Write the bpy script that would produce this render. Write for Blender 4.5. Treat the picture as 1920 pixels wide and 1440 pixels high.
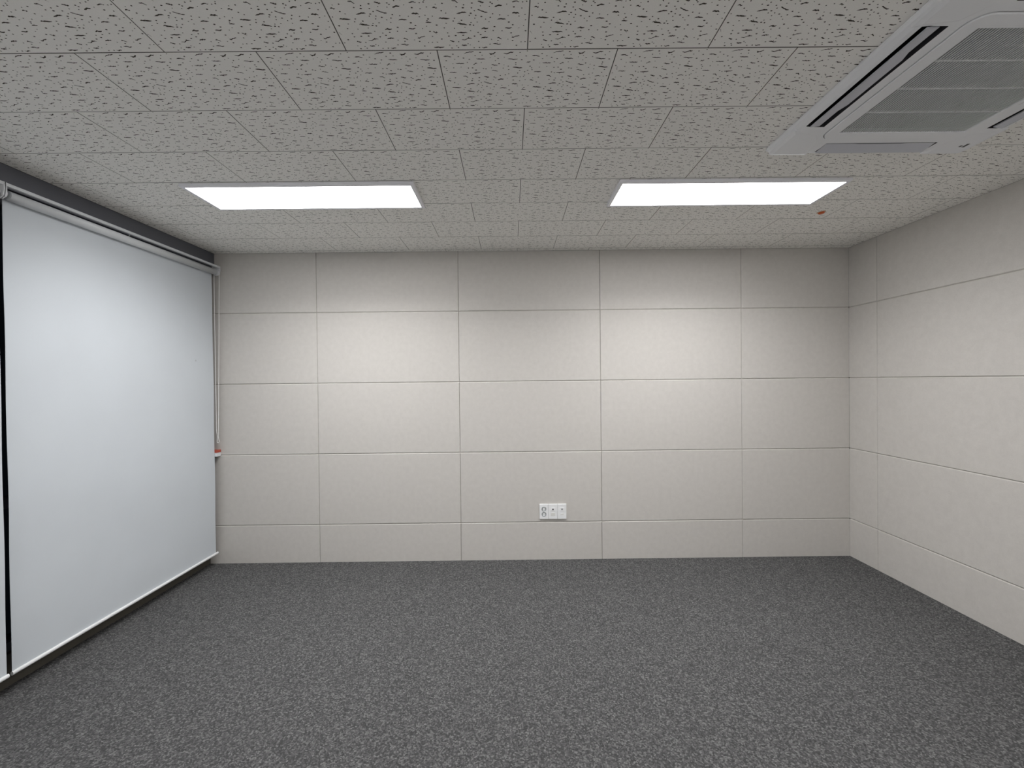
import bpy, bmesh, math, random
from mathutils import Vector, Matrix
random.seed(7)
S = bpy.context.scene
for o in list(bpy.data.objects):
    bpy.data.objects.remove(o, do_unlink=True)
COL = S.collection

# ------------------------------------------------------------ camera
H = 2.625                      # ceiling height
cam = bpy.data.cameras.new('camera')
cam.sensor_width = 36.0
cam.lens = 787.25 / 1920 * 36.0
cam.clip_start = 0.02
co = bpy.data.objects.new('camera', cam); COL.objects.link(co)
p, r, y = -0.0077, 0.0108, -0.0034
R = Matrix.Rotation(y, 3, 'Z') @ Matrix.Rotation(p, 3, 'X') @ Matrix.Rotation(r, 3, 'Y')
right, fwd, up = R.col[0], R.col[1], R.col[2]
M = Matrix((( right.x, up.x, -fwd.x, 1.6347), (right.y, up.y, -fwd.y, -3.5644), (right.z, up.z, -fwd.z, 1.526), (0, 0, 0, 1)))
co.matrix_world = M
S.camera = co

# ------------------------------------------------------------ world (night outside the window), exposure
w = bpy.data.worlds.new('night'); S.world = w; w.use_nodes = True
w.node_tree.nodes['Background'].inputs[0].default_value = (0.25, 0.3, 0.4, 1)
w.node_tree.nodes['Background'].inputs[1].default_value = 0.01
S.view_settings.view_transform = 'Standard'
S.view_settings.look = 'None'
S.view_settings.exposure = 0.0
S.view_settings.gamma = 1.0
S.view_settings.use_curve_mapping = False
LAMP = 17.0                     # emission of a ceiling panel diffuser
LAMP_COL = (0.985, 0.98, 0.99)
BEAM = 18.6                    # watts of the downward part of each panel (micro-prismatic optics)
BEAM_SPREAD = 145

# ------------------------------------------------------------ material helpers
def mat(name, col, rough=0.6, metal=0.0, spec=0.5):
    m = bpy.data.materials.new(name); m.use_nodes = True
    b = m.node_tree.nodes['Principled BSDF']
    b.inputs['Base Color'].default_value = (*col, 1)
    b.inputs['Roughness'].default_value = rough
    b.inputs['Metallic'].default_value = metal
    b.inputs['Specular IOR Level'].default_value = spec
    return m
class NT:
    def __init__(s, m): s.t = m.node_tree; s.b = s.t.nodes['Principled BSDF']
    def n(s, kind, **kw):
        x = s.t.nodes.new(kind)
        for k, v in kw.items():
            if k.startswith('i_'):
                x.inputs[int(k[2:])].default_value = v
            else: setattr(x, k, v)
        return x
    def l(s, a, b): s.t.links.new(a, b)
    def math(s, op, a, b=None, c=None, clamp=False):
        x = s.n('ShaderNodeMath', operation=op, use_clamp=clamp)
        for i, v in enumerate((a, b, c)):
            if v is None: continue
            if isinstance(v, (int, float)): x.inputs[i].default_value = v
            else: s.l(v, x.inputs[i])
        return x.outputs[0]
    def noise(s, vec, scale, detail=2, rough=0.5):
        x = s.n('ShaderNodeTexNoise'); x.inputs['Scale'].default_value = scale
        x.inputs['Detail'].default_value = detail; x.inputs['Roughness'].default_value = rough
        if vec is not None: s.l(vec, x.inputs['Vector'])
        return x
    def ramp(s, fac, stops):
        x = s.n('ShaderNodeValToRGB'); e = x.color_ramp.elements
        while len(e) < len(stops): e.new(0.5)
        for i, (pos, c) in enumerate(stops):
            e[i].position = pos; e[i].color = (*c, 1)
        s.l(fac, x.inputs[0]); return x.outputs[0]
    def mix(s, fac, a, b):
        x = s.n('ShaderNodeMix', data_type='RGBA')
        for i, v in ((0, fac), (6, a), (7, b)):
            if isinstance(v, tuple): x.inputs[i].default_value = (*v, 1)
            elif isinstance(v, (int, float)): x.inputs[i].default_value = v
            else: s.l(v, x.inputs[i])
        return x.outputs[2]
    def bump(s, h, strength, dist):
        x = s.n('ShaderNodeBump'); x.inputs['Strength'].default_value = strength
        x.inputs['Distance'].default_value = dist
        s.l(h, x.inputs['Height']); s.l(x.outputs[0], s.b.inputs['Normal'])

# felt acoustic wall panels
def felt(name, a, b):
    m = mat(name, a, 0.95, spec=0.15); t = NT(m)
    geo = t.n('ShaderNodeNewGeometry').outputs['Position']
    n1 = t.noise(geo, 260, 3, 0.7); n2 = t.noise(geo, 26, 4, 0.6)
    f = t.math('ADD', t.math('MULTIPLY', n1.outputs[0], 0.55), t.math('MULTIPLY', n2.outputs[0], 0.45))
    c = t.ramp(f, [(0.36, b), (0.64, a)])
    t.l(c, t.b.inputs['Base Color']); t.bump(n1.outputs[0], 0.25, 0.001)
    return m
M_FELT = felt('felt_panel', (0.60, 0.577, 0.543), (0.54, 0.518, 0.487))
M_BACK = mat('panel_backing', (0.25, 0.24, 0.23), 0.9)
M_PLAIN = mat('plain_wall_paint', (0.88, 0.87, 0.85), 0.85)

# carpet
def carpet():
    m = mat('charcoal_carpet', (0.1, 0.1, 0.1), 1.0, spec=0.05); t = NT(m)
    geo = t.n('ShaderNodeNewGeometry').outputs['Position']
    v = t.n('ShaderNodeTexVoronoi'); v.inputs['Scale'].default_value = 165
    wn = t.noise(geo, 90, 2)
    add = t.n('ShaderNodeVectorMath', operation='MULTIPLY_ADD')
    t.l(wn.outputs[1], add.inputs[0]); add.inputs[1].default_value = (.008, .008, .008); t.l(geo, add.inputs[2])
    t.l(add.outputs[0], v.inputs['Vector'])
    sep = t.n('ShaderNodeSeparateColor'); t.l(v.outputs['Color'], sep.inputs[0])
    n2 = t.noise(geo, 120, 3, 0.6)
    n3 = t.noise(geo, 3.0, 3, 0.6)
    f = t.math('ADD', t.math('MULTIPLY', sep.outputs[0], 0.55), t.math('MULTIPLY', n2.outputs[0], 0.45))
    c = t.ramp(f, [(0.10, (0.042, 0.042, 0.0425)), (0.45, (0.083, 0.083, 0.084)), (0.64, (0.134, 0.134, 0.134)), (0.86, (0.26, 0.26, 0.257))])
    c2 = t.mix(t.math('MULTIPLY', n3.outputs[0], 0.25), c, (0.09, 0.09, 0.09))
    t.l(c2, t.b.inputs['Base Color'])
    h = t.math('ADD', t.math('SUBTRACT', 0.5, v.outputs['Distance']), t.math('MULTIPLY', n2.outputs[0], 0.6))
    t.bump(h, 0.7, 0.004)
    return m
M_CARPET = carpet()

# mineral-fibre ceiling tile
def tile_mat():
    m = mat('fissured_ceiling_tile', (0.8, 0.79, 0.76), 0.95, spec=0.1); t = NT(m)
    oc = t.n('ShaderNodeTexCoord').outputs['Object']
    fine = t.noise(oc, 300, 2)
    t.l(t.ramp(fine.outputs[0], [(0.3, (0.87, 0.855, 0.815)), (0.7, (0.91, 0.895, 0.855))]), t.b.inputs['Base Color'])
    t.bump(fine.outputs[0], 0.15, 0.0005)
    return m
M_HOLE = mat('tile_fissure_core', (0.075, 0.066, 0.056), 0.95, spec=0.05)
M_EDGE = mat('joint_shade_edge', (0.15, 0.142, 0.125), 0.95, spec=0.05)  # dark tile sides: the shadow in the joints is put into the colour
M_TILE = tile_mat()
M_VOID = mat('ceiling_void', (0.08, 0.077, 0.07), 0.9)
M_WHITE = mat('white_plastic', (0.72, 0.73, 0.75), 0.35)
M_FLAP = mat('louver_plastic', (0.56, 0.57, 0.62), 0.4)
M_ACW = mat('unit_off_white_plastic', (0.84, 0.85, 0.87), 0.45)
M_SLAT = mat('grille_grey_plastic', (0.66, 0.67, 0.67), 0.5)
M_DARK = mat('dark_interior', (0.025, 0.025, 0.03), 0.7)
M_FILTER = mat('air_filter', (0.05, 0.05, 0.053), 0.9)
M_FRAME = mat('lamp_frame_white', (0.86, 0.86, 0.90), 0.4)
M_OUTLET = mat('outlet_white', (0.86, 0.87, 0.87), 0.3)
M_SOCK = mat('socket_grey', (0.42, 0.45, 0.46), 0.4)
M_PORT = mat('port_black', (0.03, 0.03, 0.03), 0.4)
M_LABEL = mat('port_cover_grey', (0.72, 0.72, 0.68), 0.5)
M_STEEL = mat('charcoal_painted_steel', (0.122, 0.127, 0.147), 0.5)
M_CURB = mat('brown_black_curb', (0.085, 0.078, 0.062), 0.6)
M_RED = mat('orange_red_cap', (0.42, 0.075, 0.045), 0.5)
M_ORANGE = mat('orange_plug', (0.60, 0.12, 0.03), 0.5)
M_CHIP = mat('bare_tile_core', (0.62, 0.50, 0.38), 0.9)
M_RAIL = mat('white_painted_aluminium', (0.66, 0.68, 0.70), 0.4)
M_CHAIN = mat('bead_chain_plastic', (0.82, 0.82, 0.80), 0.4)
def glass():
    m = mat('window_glass', (0.55, 0.6, 0.62), 0.02)
    m.node_tree.nodes['Principled BSDF'].inputs['Transmission Weight'].default_value = 1.0
    m.node_tree.nodes['Principled BSDF'].inputs['IOR'].default_value = 1.45
    return m
M_GLASS = glass()
def fabric():
    m = mat('white_blind_fabric', (0.70, 0.745, 0.775), 0.8, spec=0.2); t = NT(m)
    g = t.n('ShaderNodeNewGeometry').outputs['Position']
    n = t.noise(g, 900, 1); n2 = t.noise(g, 4, 3)
    f = t.math('ADD', t.math('MULTIPLY', n.outputs[0], 0.5), t.math('MULTIPLY', n2.outputs[0], 0.5))
    c = t.ramp(f, [(0.35, (0.585, 0.622, 0.655)), (0.65, (0.61, 0.65, 0.685))])
    # one small grey spot on the cloth
    d = t.n('ShaderNodeVectorMath', operation='DISTANCE'); t.l(g, d.inputs[0]); d.inputs[1].default_value = (-0.846, -0.246, 1.712)
    k = t.math('DIVIDE', t.math('SUBTRACT', 0.011, d.outputs['Value']), 0.008, clamp=True)
    t.l(t.mix(t.math('MULTIPLY', k, 0.55), c, (0.33, 0.34, 0.34)), t.b.inputs['Base Color'])
    t.bump(n.outputs[0], 0.15, 0.0006)
    return m
M_FABRIC = fabric()
def lampmat():
    m = bpy.data.materials.new('led_diffuser'); m.use_nodes = True; nt = m.node_tree; nt.nodes.clear()
    e = nt.nodes.new('ShaderNodeEmission'); e.inputs[0].default_value = (*LAMP_COL, 1); e.inputs[1].default_value = LAMP
    o = nt.nodes.new('ShaderNodeOutputMaterial'); nt.links.new(e.outputs[0], o.inputs[0])
    return m
M_LAMP = lampmat()

# ------------------------------------------------------------ object helpers
def mesh_obj(name, bm, m, parent=None, smooth=False):
    bmesh.ops.recalc_face_normals(bm, faces=bm.faces)
    me = bpy.data.meshes.new(name); bm.to_mesh(me); bm.free()
    me.materials.append(m)
    if smooth:
        for f in me.polygons: f.use_smooth = True
    o = bpy.data.objects.new(name, me); COL.objects.link(o)
    if parent: o.parent = parent
    return o
def tag(o, label=None, cat=None, group=None, kind=None):
    if label: o['label'] = label
    if cat: o['category'] = cat
    if group: o['group'] = group
    if kind: o['kind'] = kind
    return o
def thing(name, loc, label, cat, group=None):
    o = bpy.data.objects.new(name, None); COL.objects.link(o); o.location = loc
    o.empty_display_size = 0.1
    return tag(o, label, cat, group)
def box(bm, x0, x1, y0, y1, z0, z1, bev=0.0, seg=2):
    r_ = bmesh.ops.create_cube(bm, size=1.0)
    vs = r_['verts']
    for v in vs:
        v.co = Vector(((x0 + x1) / 2 + v.co.x * (x1 - x0), (y0 + y1) / 2 + v.co.y * (y1 - y0), (z0 + z1) / 2 + v.co.z * (z1 - z0)))
    if bev > 0:
        es = list({e for v in vs for e in v.link_edges})
        bmesh.ops.bevel(bm, geom=es, offset=bev, segments=seg, affect='EDGES', profile=0.5)
def boxobj(name, dims, m, parent=None, bev=0.0, seg=2):
    bm = bmesh.new(); box(bm, *dims, bev, seg); return mesh_obj(name, bm, m, parent)
def rounded(cx, cy, hx, hy, rad, seg=6):
    pts = []
    for (sx, sy, a0) in ((1, 1, 0), (-1, 1, 90), (-1, -1, 180), (1, -1, 270)):
        for i in range(seg + 1):
            a = math.radians(a0 + 90 * i / seg)
            pts.append((cx + sx * (hx - rad) + rad * math.cos(a), cy + sy * (hy - rad) + rad * math.sin(a)))
    return pts
def loft(bm, loops, cap0=True, cap1=True):
    rows = [[bm.verts.new(c) for c in lp] for lp in loops]
    n = len(rows[0])
    for a, b in zip(rows, rows[1:]):
        for i in range(n):
            bm.faces.new((a[i], a[(i + 1) % n], b[(i + 1) % n], b[i]))
    if cap0: bm.faces.new(rows[0][::-1])
    if cap1: bm.faces.new(rows[-1])
def boolean_cut(o, cutters):
    for c in cutters:
        md = o.modifiers.new('cut', 'BOOLEAN'); md.operation = 'DIFFERENCE'; md.object = c; md.solver = 'EXACT'
    dg = bpy.context.evaluated_depsgraph_get()
    me = bpy.data.meshes.new_from_object(o.evaluated_get(dg))
    o.modifiers.clear(); old = o.data; o.data = me; bpy.data.meshes.remove(old)
    for c in cutters: bpy.data.objects.remove(c, do_unlink=True)
def tube(name, pts, rad, m, parent=None, seg=8, cyclic=False):
    cu = bpy.data.curves.new(name, 'CURVE'); cu.dimensions = '3D'; cu.bevel_depth = rad; cu.bevel_resolution = 2
    sp = cu.splines.new('POLY'); sp.points.add(len(pts) - 1); sp.use_cyclic_u = cyclic
    for q, c in zip(sp.points, pts): q.co = (*c, 1)
    o = bpy.data.objects.new(name, cu)
    COL.objects.link(o)
    dg = bpy.context.evaluated_depsgraph_get()
    me = bpy.data.meshes.new_from_object(o.evaluated_get(dg)); me.name = name
    bpy.data.objects.remove(o, do_unlink=True)
    me.materials.clear(); me.materials.append(m)
    for f in me.polygons: f.use_smooth = True
    o = bpy.data.objects.new(name, me); COL.objects.link(o)
    if parent: o.parent = parent
    return o
def cyl(name, c, axis, rad, half, m, parent=None, seg=24, bev=0.0):
    bm = bmesh.new()
    rot = {'X': Matrix.Rotation(math.pi / 2, 4, 'Y'), 'Y': Matrix.Rotation(math.pi / 2, 4, 'X'), 'Z': Matrix.Identity(4)}[axis]
    bmesh.ops.create_cone(bm, cap_ends=True, segments=seg, radius1=rad, radius2=rad, depth=2 * half, matrix=Matrix.Translation(c) @ rot)
    if bev: bmesh.ops.bevel(bm, geom=[e for e in bm.edges if len(e.link_faces) == 2 and any(len(f.verts) > 4 for f in e.link_faces)], offset=bev, segments=2, affect='EDGES')
    o = mesh_obj(name, bm, m, parent)
    for f in o.data.polygons: f.use_smooth = len(f.vertices) <= 4
    return o

# ------------------------------------------------------------ room shell
XL, XR, YF = -0.93, 4.517, -5.6
tag(boxobj('floor', (XL - .3, XR + .1, YF - .1, .1, -0.08, 0.0), M_CARPET), 'charcoal grey speckled loop carpet floor', kind='structure')

def panel_mesh(w_, h_, b, t=0.012, c=0.0065):
    """felt panel standing in XZ, front towards -Y, chamfered on the sides listed in b=(left,right,bottom,top)"""
    bm = bmesh.new()
    l, r_, bo, to = b
    def rect(y, k):
        return [(-w_ / 2 + l * k, y, -h_ / 2 + bo * k), (w_ / 2 - r_ * k, y, -h_ / 2 + bo * k), (w_ / 2 - r_ * k, y, h_ / 2 - to * k), (-w_ / 2 + l * k, y, h_ / 2 - to * k)]
    loft(bm, [rect(t, 0), rect(c, 0), rect(c * 0.35, 0.55), rect(0, 1)])
    return bm
ZJ = [0.0, 0.3205, 0.9205, 1.5205, 2.1205, H]
BV, BH = 0.0030, 0.0058
def panel_grid(parent, us, rot, origin):
    """us: joint positions along the wall; each panel is its own object"""
    cache = {}
    for i in range(len(us) - 1):
        for j in range(len(ZJ) - 1):
            u0, u1, z0, z1 = us[i], us[i + 1], ZJ[j], ZJ[j + 1]
            key = (round(u1 - u0, 4), round(z1 - z0, 4), i == 0, i == len(us) - 2, j == 0, j == len(ZJ) - 2)
            b = (0 if i == 0 else BV, 0 if i == len(us) - 2 else BV, 0 if j == 0 else BH, 0 if j == len(ZJ) - 2 else BH)
            if key not in cache:
                o = mesh_obj('wall_panel', panel_mesh(u1 - u0 - .0006, z1 - z0 - .0006, b), M_FELT, parent); cache[key] = o.data
            else:
                o = bpy.data.objects.new('wall_panel', cache[key]); COL.objects.link(o); o.parent = parent
            # slight unevenness of hand-fixed panels (tenths of a millimetre)
            d = random.uniform(0, .0006)
            c = Vector(((u0 + u1) / 2, d, (z0 + z1) / 2))
            o.location = origin + rot @ c; o.rotation_euler = rot.to_euler()
wb = tag(boxobj('wall_back', (XL - .3, XR + .1, .0135, .1, 0, H), M_BACK), 'far wall of warm grey felt panels', kind='structure')
panel_grid(wb, [XL, 0.0, 1.2, 2.4, 3.6, XR], Matrix.Identity(3), Vector((0, 0, 0)))
wr = tag(boxobj('wall_right', (XR + .0135, XR + .1, YF, .0, 0, H), M_BACK), 'right wall of warm grey felt panels', kind='structure')
RR = Matrix.Rotation(-math.pi / 2, 3, 'Z')      # local +X runs towards the camera (-Y), front (-Y) faces -X
panel_grid(wr, [0.0, 0.273, 1.473, 2.673, 3.873, 5.073, -YF], RR, Vector((XR, 0, 0)))
tag(boxobj('wall_front', (XL - .3, XR + .1, YF - .1, YF, 0, H), M_PLAIN), 'plain wall behind the camera', kind='structure')
tag(boxobj('wall_left', (XL - .12, XL, YF, -3.1, 0, H), M_PLAIN), 'plain part of the window wall behind the camera', kind='structure')

# window side: curb, dark fascia, framed glass behind the blinds
tag(boxobj('baseboard_left', (XL - .12, XL, -3.1, 0.0, 0, 0.165), M_CURB, bev=.003), 'dark brown curb under the window', kind='structure')
tag(boxobj('trim_1', (XL - .12, -0.858, -3.1, 0.0, 2.508, H - .0005), M_STEEL, bev=.0015), 'charcoal fascia between ceiling and blinds', kind='structure')
win = tag(boxobj('window_1', (XL - .115, XL - .02, -3.1, -3.04, .166, 2.507), M_STEEL), 'dark framed window behind the roller blinds', kind='structure')
boxobj('window_frame', (XL - .115, XL - .02, -.06, -.001, .166, 2.507), M_STEEL, win, .003)
boxobj('window_frame', (XL - .115, XL - .02, -3.04, -.06, .166, .215), M_STEEL, win, .003)
boxobj('window_frame', (XL - .115, XL - .02, -3.04, -.06, 2.45, 2.507), M_STEEL, win, .003)
boxobj('mullion', (XL - .115, XL - .02, -1.56, -1.50, .215, 2.45), M_STEEL, win, .003)
boxobj('transom', (XL - .115, XL - .02, -1.50, -.06, .90, .95), M_STEEL, win, .003)
boxobj('transom', (XL - .115, XL - .02, -3.04, -1.56, .90, .95), M_STEEL, win, .003)
for (a, b) in ((-1.50, -.06), (-3.04, -1.56)):
    for (c, d) in ((.215, .90), (.95, 2.45)):
        boxobj('glass_pane', (XL - .075, XL - .067, a, b, c, d), M_GLASS, win)

# ------------------------------------------------------------ ceiling: backing slab with the hole of the air conditioner, then tile by tile
AX, AY = 3.345, -2.003
HOLE = (AX - .44, AX + .44, AY - .44, AY + .44)
def rect_minus(x0, x1, y0, y1, h):
    hx0, hx1, hy0, hy1 = h
    if x1 <= hx0 or x0 >= hx1 or y1 <= hy0 or y0 >= hy1: return [(x0, x1, y0, y1)]
    out = []
    if y0 < hy0: out.append((x0, x1, y0, hy0))
    if y1 > hy1: out.append((x0, x1, hy1, y1))
    ya, yb = max(y0, hy0), min(y1, hy1)
    if x0 < hx0: out.append((x0, hx0, ya, yb))
    if x1 > hx1: out.append((hx1, x1, ya, yb))
    return out
bm = bmesh.new()
for q in rect_minus(XL - .3, XR + .1, YF - .1, .1, HOLE): box(bm, *q, H + .0095, H + .05)
ceil = tag(mesh_obj('ceiling', bm, M_VOID), 'ceiling of white fissured mineral tiles laid in staggered rows', kind='structure')
XC = 1.7026; YA = -2.1628; G = 0.0008
# pinholes and worm-like fissures pressed into the tile face; the mould repeats every 0.3 m
def marks():
    rg = random.Random(11); placed = []; out = []
    def gap(x, y_, r_):
        m_ = 9.0
        for (a, b_, c) in placed:
            ddx = max(0.0, min(abs(a - x), .3 - abs(a - x)) - (c + r_) * .8)
            m_ = min(m_, math.hypot(ddx, b_ - y_))
        return m_
    def spread(tries, y_lo, r_):
        return max(((rg.uniform(0, .3), rg.uniform(y_lo, .3 - y_lo)) for _ in range(tries)), key=lambda q: gap(q[0], q[1], r_))
    for _ in range(39):
        L = rg.choice([.014, .018, .022, .026, .030, .034])
        x, y_ = spread(14, .010, L * .5)
        placed.append((x, y_, L * .5))
        k = 7; ang = rg.gauss(0, .10); th = rg.uniform(.0013, .0021); pts = []; off = 0
        for i in range(k + 1):
            f = i / k - .5; off += rg.gauss(0, .0014)
            w_ = th * (.35 + rg.uniform(.5, 1.1) * (1 - (2 * f) ** 4))
            pts.append((x + f * L * math.cos(ang), y_ + f * L * math.sin(ang) + off, w_))
        out.append(('w', pts))
        if rg.random() < .15:      # a short branch
            q = pts[rg.choice([2, 3, 4, 5])]; s_ = rg.choice([-1, 1])
            out.append(('w', [(q[0] + s_ * i * .0022, q[1] + s_ * rg.choice([-1, 1]) * .0008 * i + .0022 * i * s_, .0012 * (1 - i / 4.5)) for i in range(4)]))
    for _ in range(140):
        x, y_ = spread(5, .006, .002)
        placed.append((x, y_, .002)); r_ = rg.uniform(.0015, .0023)
        e = rg.uniform(1, 1.7); a0 = rg.uniform(0, 3.14)
        out.append(('d', [(x + r_ * e * math.cos(a0 + 1.047 * i) * rg.uniform(.85, 1.1), y_ + r_ * math.sin(a0 + 1.047 * i) * rg.uniform(.85, 1.1)) for i in range(6)]))
    return out
MARKS = marks()
def add_marks(bm, rects, cx, cy, x0, y0, edge_x0, edge_x1):
    """rects: the pieces of this tile, world coordinates; faces lie 0.15 mm below the painted face, material slot 1"""
    fs = []
    for rep_ in range(2):
        for kind, pts in MARKS:
            P_ = [(x0 + rep_ * .3 + q[0], y0 + q[1]) + tuple(q[2:]) for q in pts]
            xs_ = [q[0] for q in P_]; ys_ = [q[1] for q in P_]
            if not any(min(xs_) > a + .004 and max(xs_) < b - .004 and min(ys_) > c + .003 and max(ys_) < d - .003 for a, b, c, d in rects): continue
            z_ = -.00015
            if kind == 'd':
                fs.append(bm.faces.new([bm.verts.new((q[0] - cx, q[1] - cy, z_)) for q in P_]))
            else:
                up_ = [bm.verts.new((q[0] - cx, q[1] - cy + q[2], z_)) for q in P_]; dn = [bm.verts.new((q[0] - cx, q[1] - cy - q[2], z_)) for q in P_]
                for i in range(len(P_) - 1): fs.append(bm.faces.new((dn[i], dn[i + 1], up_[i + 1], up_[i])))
    return fs
cache = {}
row = 0
ys = []
yy = YA - 0.3 * 15
while yy < -0.01: ys.append(yy); yy += 0.3
edges = sorted([v for v in ys if v > YF] + [YF, 0.0])
tilexl = -0.857
for a, b in zip(edges, edges[1:]):
    k = round((a - YA) / 0.3) if a != YF else round((b - YA) / 0.3) - 1
    off = 0.3 if k % 2 == 0 else 0.0            # the row just beyond YA starts half a tile over
    n0 = math.floor((tilexl - XC - off) / 0.6)
    for n in range(n0, n0 + 12):
        x0 = XC + off + 0.6 * n; x1 = x0 + 0.6
        cx, cy = x0 + .3, YA + 0.3 * k + 0.15
        x0c, x1c = max(x0, tilexl), min(x1, XR)
        if x1c - x0c < .01: continue
        whole = (x0c == x0 and x1c == x1 and abs(b - a - .3) < 1e-4)
        pieces = rect_minus(x0c, x1c, a, b, HOLE)
        if not pieces: continue
        whole = whole and pieces == [(x0c, x1c, a, b)]
        if whole and 'w' in cache:
            o = bpy.data.objects.new('ceiling_tile', cache['w']); COL.objects.link(o); o.parent = ceil
        else:
            bm = bmesh.new()
            for (p0, p1, q0, q1) in pieces:
                def g(v, lim, s): return v + s * (G if abs(v - lim) < 1e-6 else 0)
                p0, p1 = g(p0, x0, 1), g(p1, x1, -1); q0, q1 = g(q0, a, 1), g(q1, b, -1)
                if p1 - p0 < .003 or q1 - q0 < .003: continue
                def rc(z, i): return [(p0 - cx + i, q0 - cy + i, z), (p1 - cx - i, q0 - cy + i, z), (p1 - cx - i, q1 - cy - i, z), (p0 - cx + i, q1 - cy - i, z)]
                loft(bm, [rc(.009, 0), rc(.0008, 0), rc(0, .0008)])
            if not bm.verts: bm.free(); continue
            bmesh.ops.recalc_face_normals(bm, faces=bm.faces)
            for f in bm.faces: f.material_index = 2 if abs(f.normal.z) < .9 else 0  # sides and chamfers take the dark joint-shade colour
            mf = add_marks(bm, pieces, cx, cy, x0, YA + 0.3 * k, x0, x1)
            for f in mf:
                f.material_index = 1
                if f.normal.z > 0: f.normal_flip()
            me = bpy.data.meshes.new('ceiling_tile'); bm.normal_update(); bm.to_mesh(me); bm.free()
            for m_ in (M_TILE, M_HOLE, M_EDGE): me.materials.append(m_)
            o = bpy.data.objects.new('ceiling_tile', me); COL.objects.link(o); o.parent = ceil
            if whole: cache['w'] = o.data
        o.location = (cx, cy, H + random.uniform(0, .0005))

# ------------------------------------------------------------ ceiling lights
def light(cx, cy, label):
    t = thing('ceiling_light', (cx, cy, H), label, 'ceiling light', 'LED panels on the ceiling')
    w_, d_, th = 1.282, .326, .017
    bm = bmesh.new()
    def rc(hx, hy, z): return [(-hx, -hy, z), (hx, -hy, z), (hx, hy, z), (-hx, hy, z)]
    fx, fy = w_ / 2, d_ / 2; ix, iy = 1.242 / 2, .286 / 2
    loft(bm, [rc(fx, fy, -.0005), rc(fx, fy, -th + .002), rc(fx - .002, fy - .002, -th), rc(ix, iy, -th), rc(ix, iy, -th + .004)], True, False)
    mesh_obj('frame', bm, M_FRAME, t)
    bm = bmesh.new(); box(bm, -ix + .0005, ix - .0005, -iy + .0005, iy - .0005, -th + .001, -th + .0035)
    mesh_obj('diffuser', bm, M_LAMP, t)
    ld = bpy.data.lights.new('lamp', 'AREA'); ld.shape = 'RECTANGLE'; ld.size = 1.24; ld.size_y = .284
    ld.energy = BEAM; ld.color = LAMP_COL; ld.spread = math.radians(BEAM_SPREAD)
    lo = bpy.data.objects.new('lamp', ld); COL.objects.link(lo); lo.parent = t; lo.location = (0, 0, -.0180)
    return t
light(0.4725, -1.092, 'glowing white rectangular LED panel on the ceiling above the blind, left one in view')
light(2.889, -1.090, 'glowing white rectangular LED panel on the ceiling beside the air conditioner, right one in view')
light(0.4725, -5.0, 'unseen LED panel added behind the camera to brighten the room, left side')  # both rear panels are unseen additions that lift the overall brightness
light(2.889, -5.0, 'unseen LED panel added behind the camera to brighten the room, right side')

# ------------------------------------------------------------ ceiling cassette air conditioner
ac = thing('air_conditioner', (AX, AY, H), 'white square four-way air conditioner set in the ceiling at upper right', 'air conditioner')
ZF = -0.030
def lp(hx, hy, rad, z): return [(a, b, z) for a, b in rounded(0, 0, hx, hy, rad)]
bm = bmesh.new()
loft(bm, [lp(.475, .475, .03, -.0006), lp(.475, .475, .03, -.006), lp(.468, .468, .028, -.014), lp(.452, .452, .024, -.024), lp(.43, .43, .02, ZF + .002), lp(.40, .40, .02, ZF)])
body = mesh_obj('panel', bm, M_ACW, ac)
def cutbox(d):
    return boxobj('cutter', (AX + d[0], AX + d[1], AY + d[2], AY + d[3], H - .08, H + .06), M_DARK)
SO, SI, SL = .437, .360, .255       # slot: outer, inner distance from the centre, half length
cuts = [cutbox((-SO, -SI, -SL - .02, SL - .02)), cutbox((SI, SO, -SL, SL)), cutbox((-SL, SL, SI, SO)), cutbox((-SL, SL, -SO, -SI))]
bm = bmesh.new()
loft(bm, [[(AX + .0085 + a, AY + .002 + b, H - .08) for a, b in rounded(0, 0, .3295, .3275, .057)], [(AX + .0085 + a, AY + .002 + b, H + .06) for a, b in rounded(0, 0, .3295, .3275, .057)]])
cuts.append(mesh_obj('cutter', bm, M_DARK))
bpy.context.view_layer.update()
boolean_cut(body, cuts)
body.data.materials.append(M_DARK)
for f in body.data.polygons:
    c_ = f.center
    if abs(f.normal.z) < .35 and max(abs(c_.x), abs(c_.y)) < .44: f.material_index = 1
# dark housing above the panel
bm = bmesh.new()
loft(bm, [lp(.435, .435, .01, -.0004), lp(.435, .435, .01, .24)], False, True)
mesh_obj('housing', bm, M_DARK, ac)
# raised covers at the four corners
for sx, sy in ((-1, 1), (1, 1), (-1, -1), (1, -1)):
    bm = bmesh.new()
    a, bq = .4755, .274
    def poly(z, i):
        pts = [(bq + i, a - i - .006), (bq + i, .345 + i), (.33 + i, .275 + i), (a - i - .006, .262 + i)]
        for k in range(5):
            an = math.radians(90 * k / 4)
            pts.append((a - .036 + (.03 - i) * math.cos(an), a - .036 + (.03 - i) * math.sin(an)))
        return [(sx * px, sy * py, z) for px, py in pts]
    loft(bm, [poly(-.005, 0), poly(ZF + .004, .004), poly(ZF - .0012, .022)])
    mesh_obj('corner_cover', bm, M_ACW, ac)
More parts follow.
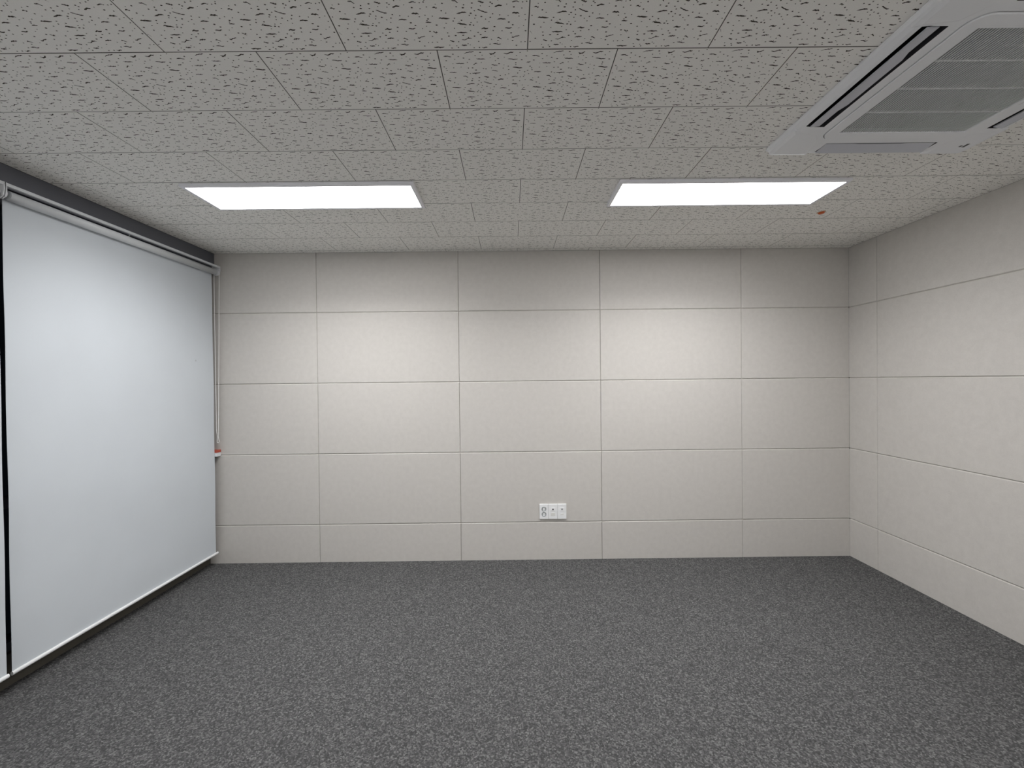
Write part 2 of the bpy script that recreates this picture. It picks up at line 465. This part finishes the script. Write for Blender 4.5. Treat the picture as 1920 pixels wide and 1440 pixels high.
# swinging louvers, notched along the inner edge
def louver(rot, shift, notch=True):
    bm = bmesh.new()
    L = SL - .004
    outl = [(-L, -.050), (L, -.050), (L, -.088 + .073), (.135, -.0165), (.105, .001), (-.105, .001), (-.135, -.0165), (-L, -.0165)]
    outl = [(-L, -.0600), (L, -.0600), (L, -.0215), (.15, -.0215), (.115, -.0095), (-.115, -.0095), (-.15, -.0215), (-L, -.0215)]
    if not notch: outl = [(-L, -.0732), (L, -.0732), (L, -.0065), (.12, -.0065), (.10, -.0095), (-.10, -.0095), (-.12, -.0065), (-L, -.0065)]
    # local: x along slot, y from outer edge to inner edge
    lo = [(x_, y_, -.0) for x_, y_ in outl]
    Mx = Matrix.Rotation(rot, 4, 'Z') @ Matrix.Translation((shift, -.362, ZF + .005)) @ Matrix.Rotation(math.radians(7), 4, 'X')
    top = [Mx @ Vector((a_, b_, .0035)) for a_, b_, _ in lo]; bot = [Mx @ Vector((a_, b_, -.0015)) for a_, b_, _ in lo]
    loft(bm, [[tuple(v) for v in bot], [tuple(v) for v in top]])
    mesh_obj('louver', bm, M_FLAP, ac)
louver(-math.pi / 2, .02); louver(math.pi / 2, 0); louver(math.pi, 0, False); louver(0, 0)
# intake grille: rounded frame, long slats, three crossbars, filter behind
bm = bmesh.new()
loft(bm, [lp(.327, .325, .055, ZF + .012), lp(.327, .325, .055, ZF - .0025), lp(.3245, .3225, .053, ZF - .0045), lp(.276, .2735, .004, ZF - .0045), lp(.2745, .272, .003, ZF - .001), lp(.2745, .272, .003, ZF + .016)], False, False)
gr = mesh_obj('grille_frame', bm, M_ACW, ac)
GX, GY = .0085, .002           # the grille sits a touch to the window side of the cassette
NS = 53
pitch = .549 / NS
bm = bmesh.new(); hw = .0022
loft(bm, [[(-hw, -.2715, .0035), (hw, -.2715, .0035), (hw, .2715, .0035), (-hw, .2715, .0035)], [(-hw, -.2715, .001), (hw, -.2715, .001), (hw, .2715, .001), (-hw, .2715, .001)], [(-hw * .6, -.2715, 0), (hw * .6, -.2715, 0), (hw * .6, .2715, 0), (-hw * .6, .2715, 0)]])
s0 = mesh_obj('slat', bm, M_SLAT, gr)
for i in range(NS):
    o = s0 if i == 0 else bpy.data.objects.new('slat', s0.data)
    if i: COL.objects.link(o); o.parent = gr
    o.location = (-.2745 + pitch * (i + .5), 0, ZF - .001)
for q in (-.137, 0, .137):
    boxobj('crossbar', (-.2745, .2745, q - .0028, q + .0028, ZF - .0018, ZF + .006), M_SLAT, gr, .0008)
boxobj('filter', (-.29, .29, -.29, .29, ZF + .024, ZF + .028), M_FILTER, gr)
for a_ in ((.285, .3035, -.045, -.005), (.285, .3035, .010, .030)):     # latches of the intake grille
    boxobj('latch', (a_[0] + .005, a_[0] + .011, a_[2] + .06, a_[3] + .06, ZF - .0052, ZF - .004), M_SLAT, gr, .0004)
gr.location = (GX, GY, 0)
# sensor slots on the far right corner cover
boxobj('sensor', (.405, .417, .372, .400, ZF - .0022, ZF - .0010), M_PORT, ac, .0004)
boxobj('sensor', (.388, .398, .385, .397, ZF - .0022, ZF - .0010), M_PORT, ac, .0004)

# ------------------------------------------------------------ roller blinds
def blind(y0, y1, label, chain_end, n_off=.031, front=False):
    """y0 nearest the camera, y1 nearest the far wall"""
    t = thing('roller_blind', (-.822, (y0 + y1) / 2, 2.50), label, 'roller blind', 'white roller blinds on the window side')
    inv = Matrix.Translation((.822, -(y0 + y1) / 2, -2.50))
    def done(o): o.data.transform(inv); return o
    done(boxobj('head_rail', (-.806, -.789, y0, y1, 2.494, 2.510), M_RAIL, t, .002))
    for ye, s in ((y0, 1), (y1, -1)):
        a_, b_ = sorted((ye, ye + s * .004))
        bm = bmesh.new()
        prof = [(-.857, 2.510), (-.788, 2.510), (-.788, 2.47), (-.794, 2.443), (-.808, 2.433), (-.830, 2.433), (-.845, 2.445), (-.857, 2.49)]
        loft(bm, [[(x_, a_, z_) for x_, z_ in prof], [(x_, b_, z_) for x_, z_ in prof]])
        br = done(mesh_obj('bracket', bm, M_WHITE, t))
        ca = done(cyl('end_cap', (-.818, ye + s * .011, 2.462), 'Y', .019, .0065, M_WHITE, t, 24, .002))
    fy0, fy1 = y0 + n_off, y1 - .024
    FX, FZ = (-.7985, .0140) if front else (-.8462, -.0130)
    done(cyl('roller_tube', (-.822, (fy0 + fy1) / 2, 2.4605), 'Y', .0235, (fy1 - fy0) / 2, M_RAIL, t, 32))
    # the cloth: hangs from the back of the roller, faint waves, wraps the bottom bar
    bm = bmesh.new()
    ny, nz = 40, 36
    zt, zb = 2.462, .124 + FZ
    vs = []
    for side in (0, 1):
        g_ = []
        for j in range(nz + 1):
            z_ = zt + (zb - zt) * j / nz
            g_.append([bm.verts.new((FX - side * .0012 + .0022 * math.sin(3.2 * (fy0 + (fy1 - fy0) * i / ny) + 1.1 * z_) * min(1, (2.46 - z_) * 2) + .0016 * math.sin(8 * z_ + 2 * i / ny) * min(1, (z_ - .12) * 3) * min(1, (2.46 - z_) * 2),
                       fy0 + (fy1 - fy0) * i / ny, z_)) for i in range(ny + 1)])
        vs.append(g_)
    for side in (0, 1):
        g_ = vs[side]
        for j in range(nz):
            for i in range(ny):
                bm.faces.new((g_[j][i], g_[j][i + 1], g_[j + 1][i + 1], g_[j + 1][i]))
    fo = done(mesh_obj('fabric', bm, M_FABRIC, t, True))
    bm = bmesh.new()
    prof = [(FX + .0047 + .0075 * math.cos(math.radians(a_)) * (1 if math.cos(math.radians(a_)) > 0 else 1), .1205 + FZ + .010 * math.sin(math.radians(a_))) for a_ in range(0, 360, 24)]
    loft(bm, [[(x_, fy0 - .003, z_) for x_, z_ in prof], [(x_, fy1 + (.004 if front else .016), z_) for x_, z_ in prof]])
    done(mesh_obj('bottom_bar', bm, M_OUTLET, t, False))
    if chain_end:
        pts = []
        N_ = 60
        def P(a_):
            k = a_ / N_
            return k
        # front strand down, loop, rear strand up, the two crossing once low down
        yb = y1 - .010
        for i in range(41):
            k = i / 40; z_ = 2.44 - k * 1.34
            pts.append((-.790 - .030 * k, yb - .004 + .004 * k, z_))
        pts += [(-.8215, yb - .001, 1.09), (-.818, yb, 1.06), (-.812, yb, 1.045), (-.815, yb, 1.036), (-.824, yb - .001, 1.033), (-.831, yb - .002, 1.038), (-.829, yb - .003, 1.055), (-.826, yb - .004, 1.08), (-.828, yb - .005, 1.11)]
        for i in range(31):
            k = i / 30; z_ = 1.13 + k * 1.31
            pts.append((-.832 + .000 * k, yb - .006, z_))
        done(tube('pull_chain', pts, .0021, M_CHAIN, t))
    return t
b1 = blind(-1.523, -.028, 'wide white roller blind pulled down over the window, ending at the far wall', True)
# a frayed thread on the roller
tube('loose_thread', [(.0215, -.088, -.032), (.024, -.086, -.024), (.0225, -.083, -.018), (.0255, -.080, -.012)], .0012, M_OUTLET, b1)
blind(-2.99, -1.529, 'white roller blind at the extreme left edge, a thin strip past the dark gap', False, .026, True)

# ------------------------------------------------------------ small white box with red top in the corner
t = thing('corner_box', (-.88, -.03, .915), 'small white box with an orange-red top in the corner beside the blind', 'box')
boxobj('body', (-.055, .053, -.020, .0295, .002, .034), M_WHITE, t, .002)
tag(boxobj('lid', (-.057, .055, -.022, .0295, .0345, .056), M_RED, t, .002), 'orange-red top')

# ------------------------------------------------------------ three-gang wall outlet
X0, X1, Z0, Z1 = 1.868, 2.098, .3475, .4765
ot = thing('wall_outlet', ((X0 + X1) / 2, -.0005, (Z0 + Z1) / 2), 'white three-gang wall outlet with two round sockets, low on the far wall', 'outlet')
w3 = (X1 - X0) / 3; hz = (Z1 - Z0) / 2
for i in (-1, 0, 1):
    c_ = i * w3
    boxobj('face_plate', (c_ - w3 / 2 + .0005, c_ + w3 / 2 - .0005, -.010, 0, -hz, hz), M_OUTLET, ot, .003)
def disc_socket(cx, cz):
    # recessed round socket: raised lip, real well in the plate, insert with two pins
    bm = bmesh.new(); n = 28
    def ring(rad, y_): return [(cx + rad * math.cos(2 * math.pi * k / n), y_, cz + rad * math.sin(2 * math.pi * k / n)) for k in range(n)]
    loft(bm, [ring(.0205, -.0098), ring(.0203, -.0112), ring(.0188, -.0112), ring(.0182, -.0020), ring(.003, -.0020)], False, True)
    so = mesh_obj('socket', bm, M_SOCK, ot)  # grey well: the shade inside the recess is put into its colour
    cyl('socket_insert', (cx, -.0042, cz - .0016), 'Y', .0135, .0020, M_OUTLET, so, 24)  # set low so the grey shows as a shade crescent above
    for dx in (-.0085, .0085):
        cyl('pin_hole', (cx + dx, -.0066, cz - .0016), 'Y', .0028, .0004, M_PORT, so, 10)
    boxobj('earth_clip', (cx - .003, cx + .003, -.0060, -.0020, cz - .0175, cz - .0120), M_SOCK, so)
    boxobj('earth_clip', (cx - .003, cx + .003, -.0060, -.0020, cz + .0120, cz + .0175), M_SOCK, so)
gang = [o for o in ot.children if o.name.startswith('face_plate')][0]
bpy.context.view_layer.update()
cc = [cyl('cutter', (ot.location.x - w3, ot.location.y - .008, ot.location.z + dz), 'Y', .0187, .0074, M_DARK, None, 28) for dz in (.022, -.0225)]
bpy.context.view_layer.update()
boolean_cut(gang, cc)
disc_socket(-w3 - .000, .022); disc_socket(-w3 - .000, -.0225)
q = boxobj('port', (-.018, .018, -.0118, -.0098, .004, .034), M_OUTLET, ot, .001)
cyl('port_hole', (0, -.0122, .0195), 'Y', .0068, .0006, M_PORT, q, 14)
boxobj('port_cover', (-.018, .018, -.0114, -.0098, -.036, -.010), M_LABEL, ot, .001)
q = boxobj('port', (w3 - .018, w3 + .018, -.0118, -.0098, .004, .034), M_OUTLET, ot, .001)
boxobj('port_hole', (w3 - .0065, w3 - .0015, -.0124, -.0116, .0135, .0255), M_PORT, q)
boxobj('port_hole', (w3 + .0015, w3 + .0065, -.0124, -.0116, .0135, .0255), M_PORT, q)
boxobj('port_cover', (w3 - .012, w3 + .014, -.0110, -.0098, -.028, -.020), M_LABEL, ot, .0005)

# ------------------------------------------------------------ orange plug in the ceiling tile
pg = thing('ceiling_plug', (3.715, -.769, H), 'small orange plug poking out of a ceiling tile right of the right light', 'plug')
bm = bmesh.new(); n = 14
rs = [random.uniform(.8, 1.15) for _ in range(n)]
def ring(kx, ky, z_): return [(kx * rs[k] * math.cos(2 * math.pi * k / n), ky * rs[k] * math.sin(2 * math.pi * k / n), z_) for k in range(n)]
loft(bm, [ring(.027, .030, .0004), ring(.026, .029, -.0012), ring(.020, .021, -.0016)])
mesh_obj('torn_edge', bm, M_CHIP, pg)
bm = bmesh.new()
loft(bm, [ring(.018, .021, -.001), ring(.018, .022, -.006), ring(.013, .016, -.010), ring(.005, .006, -.011)])
tag(mesh_obj('plug', bm, M_ORANGE, pg, True), 'orange plastic end')
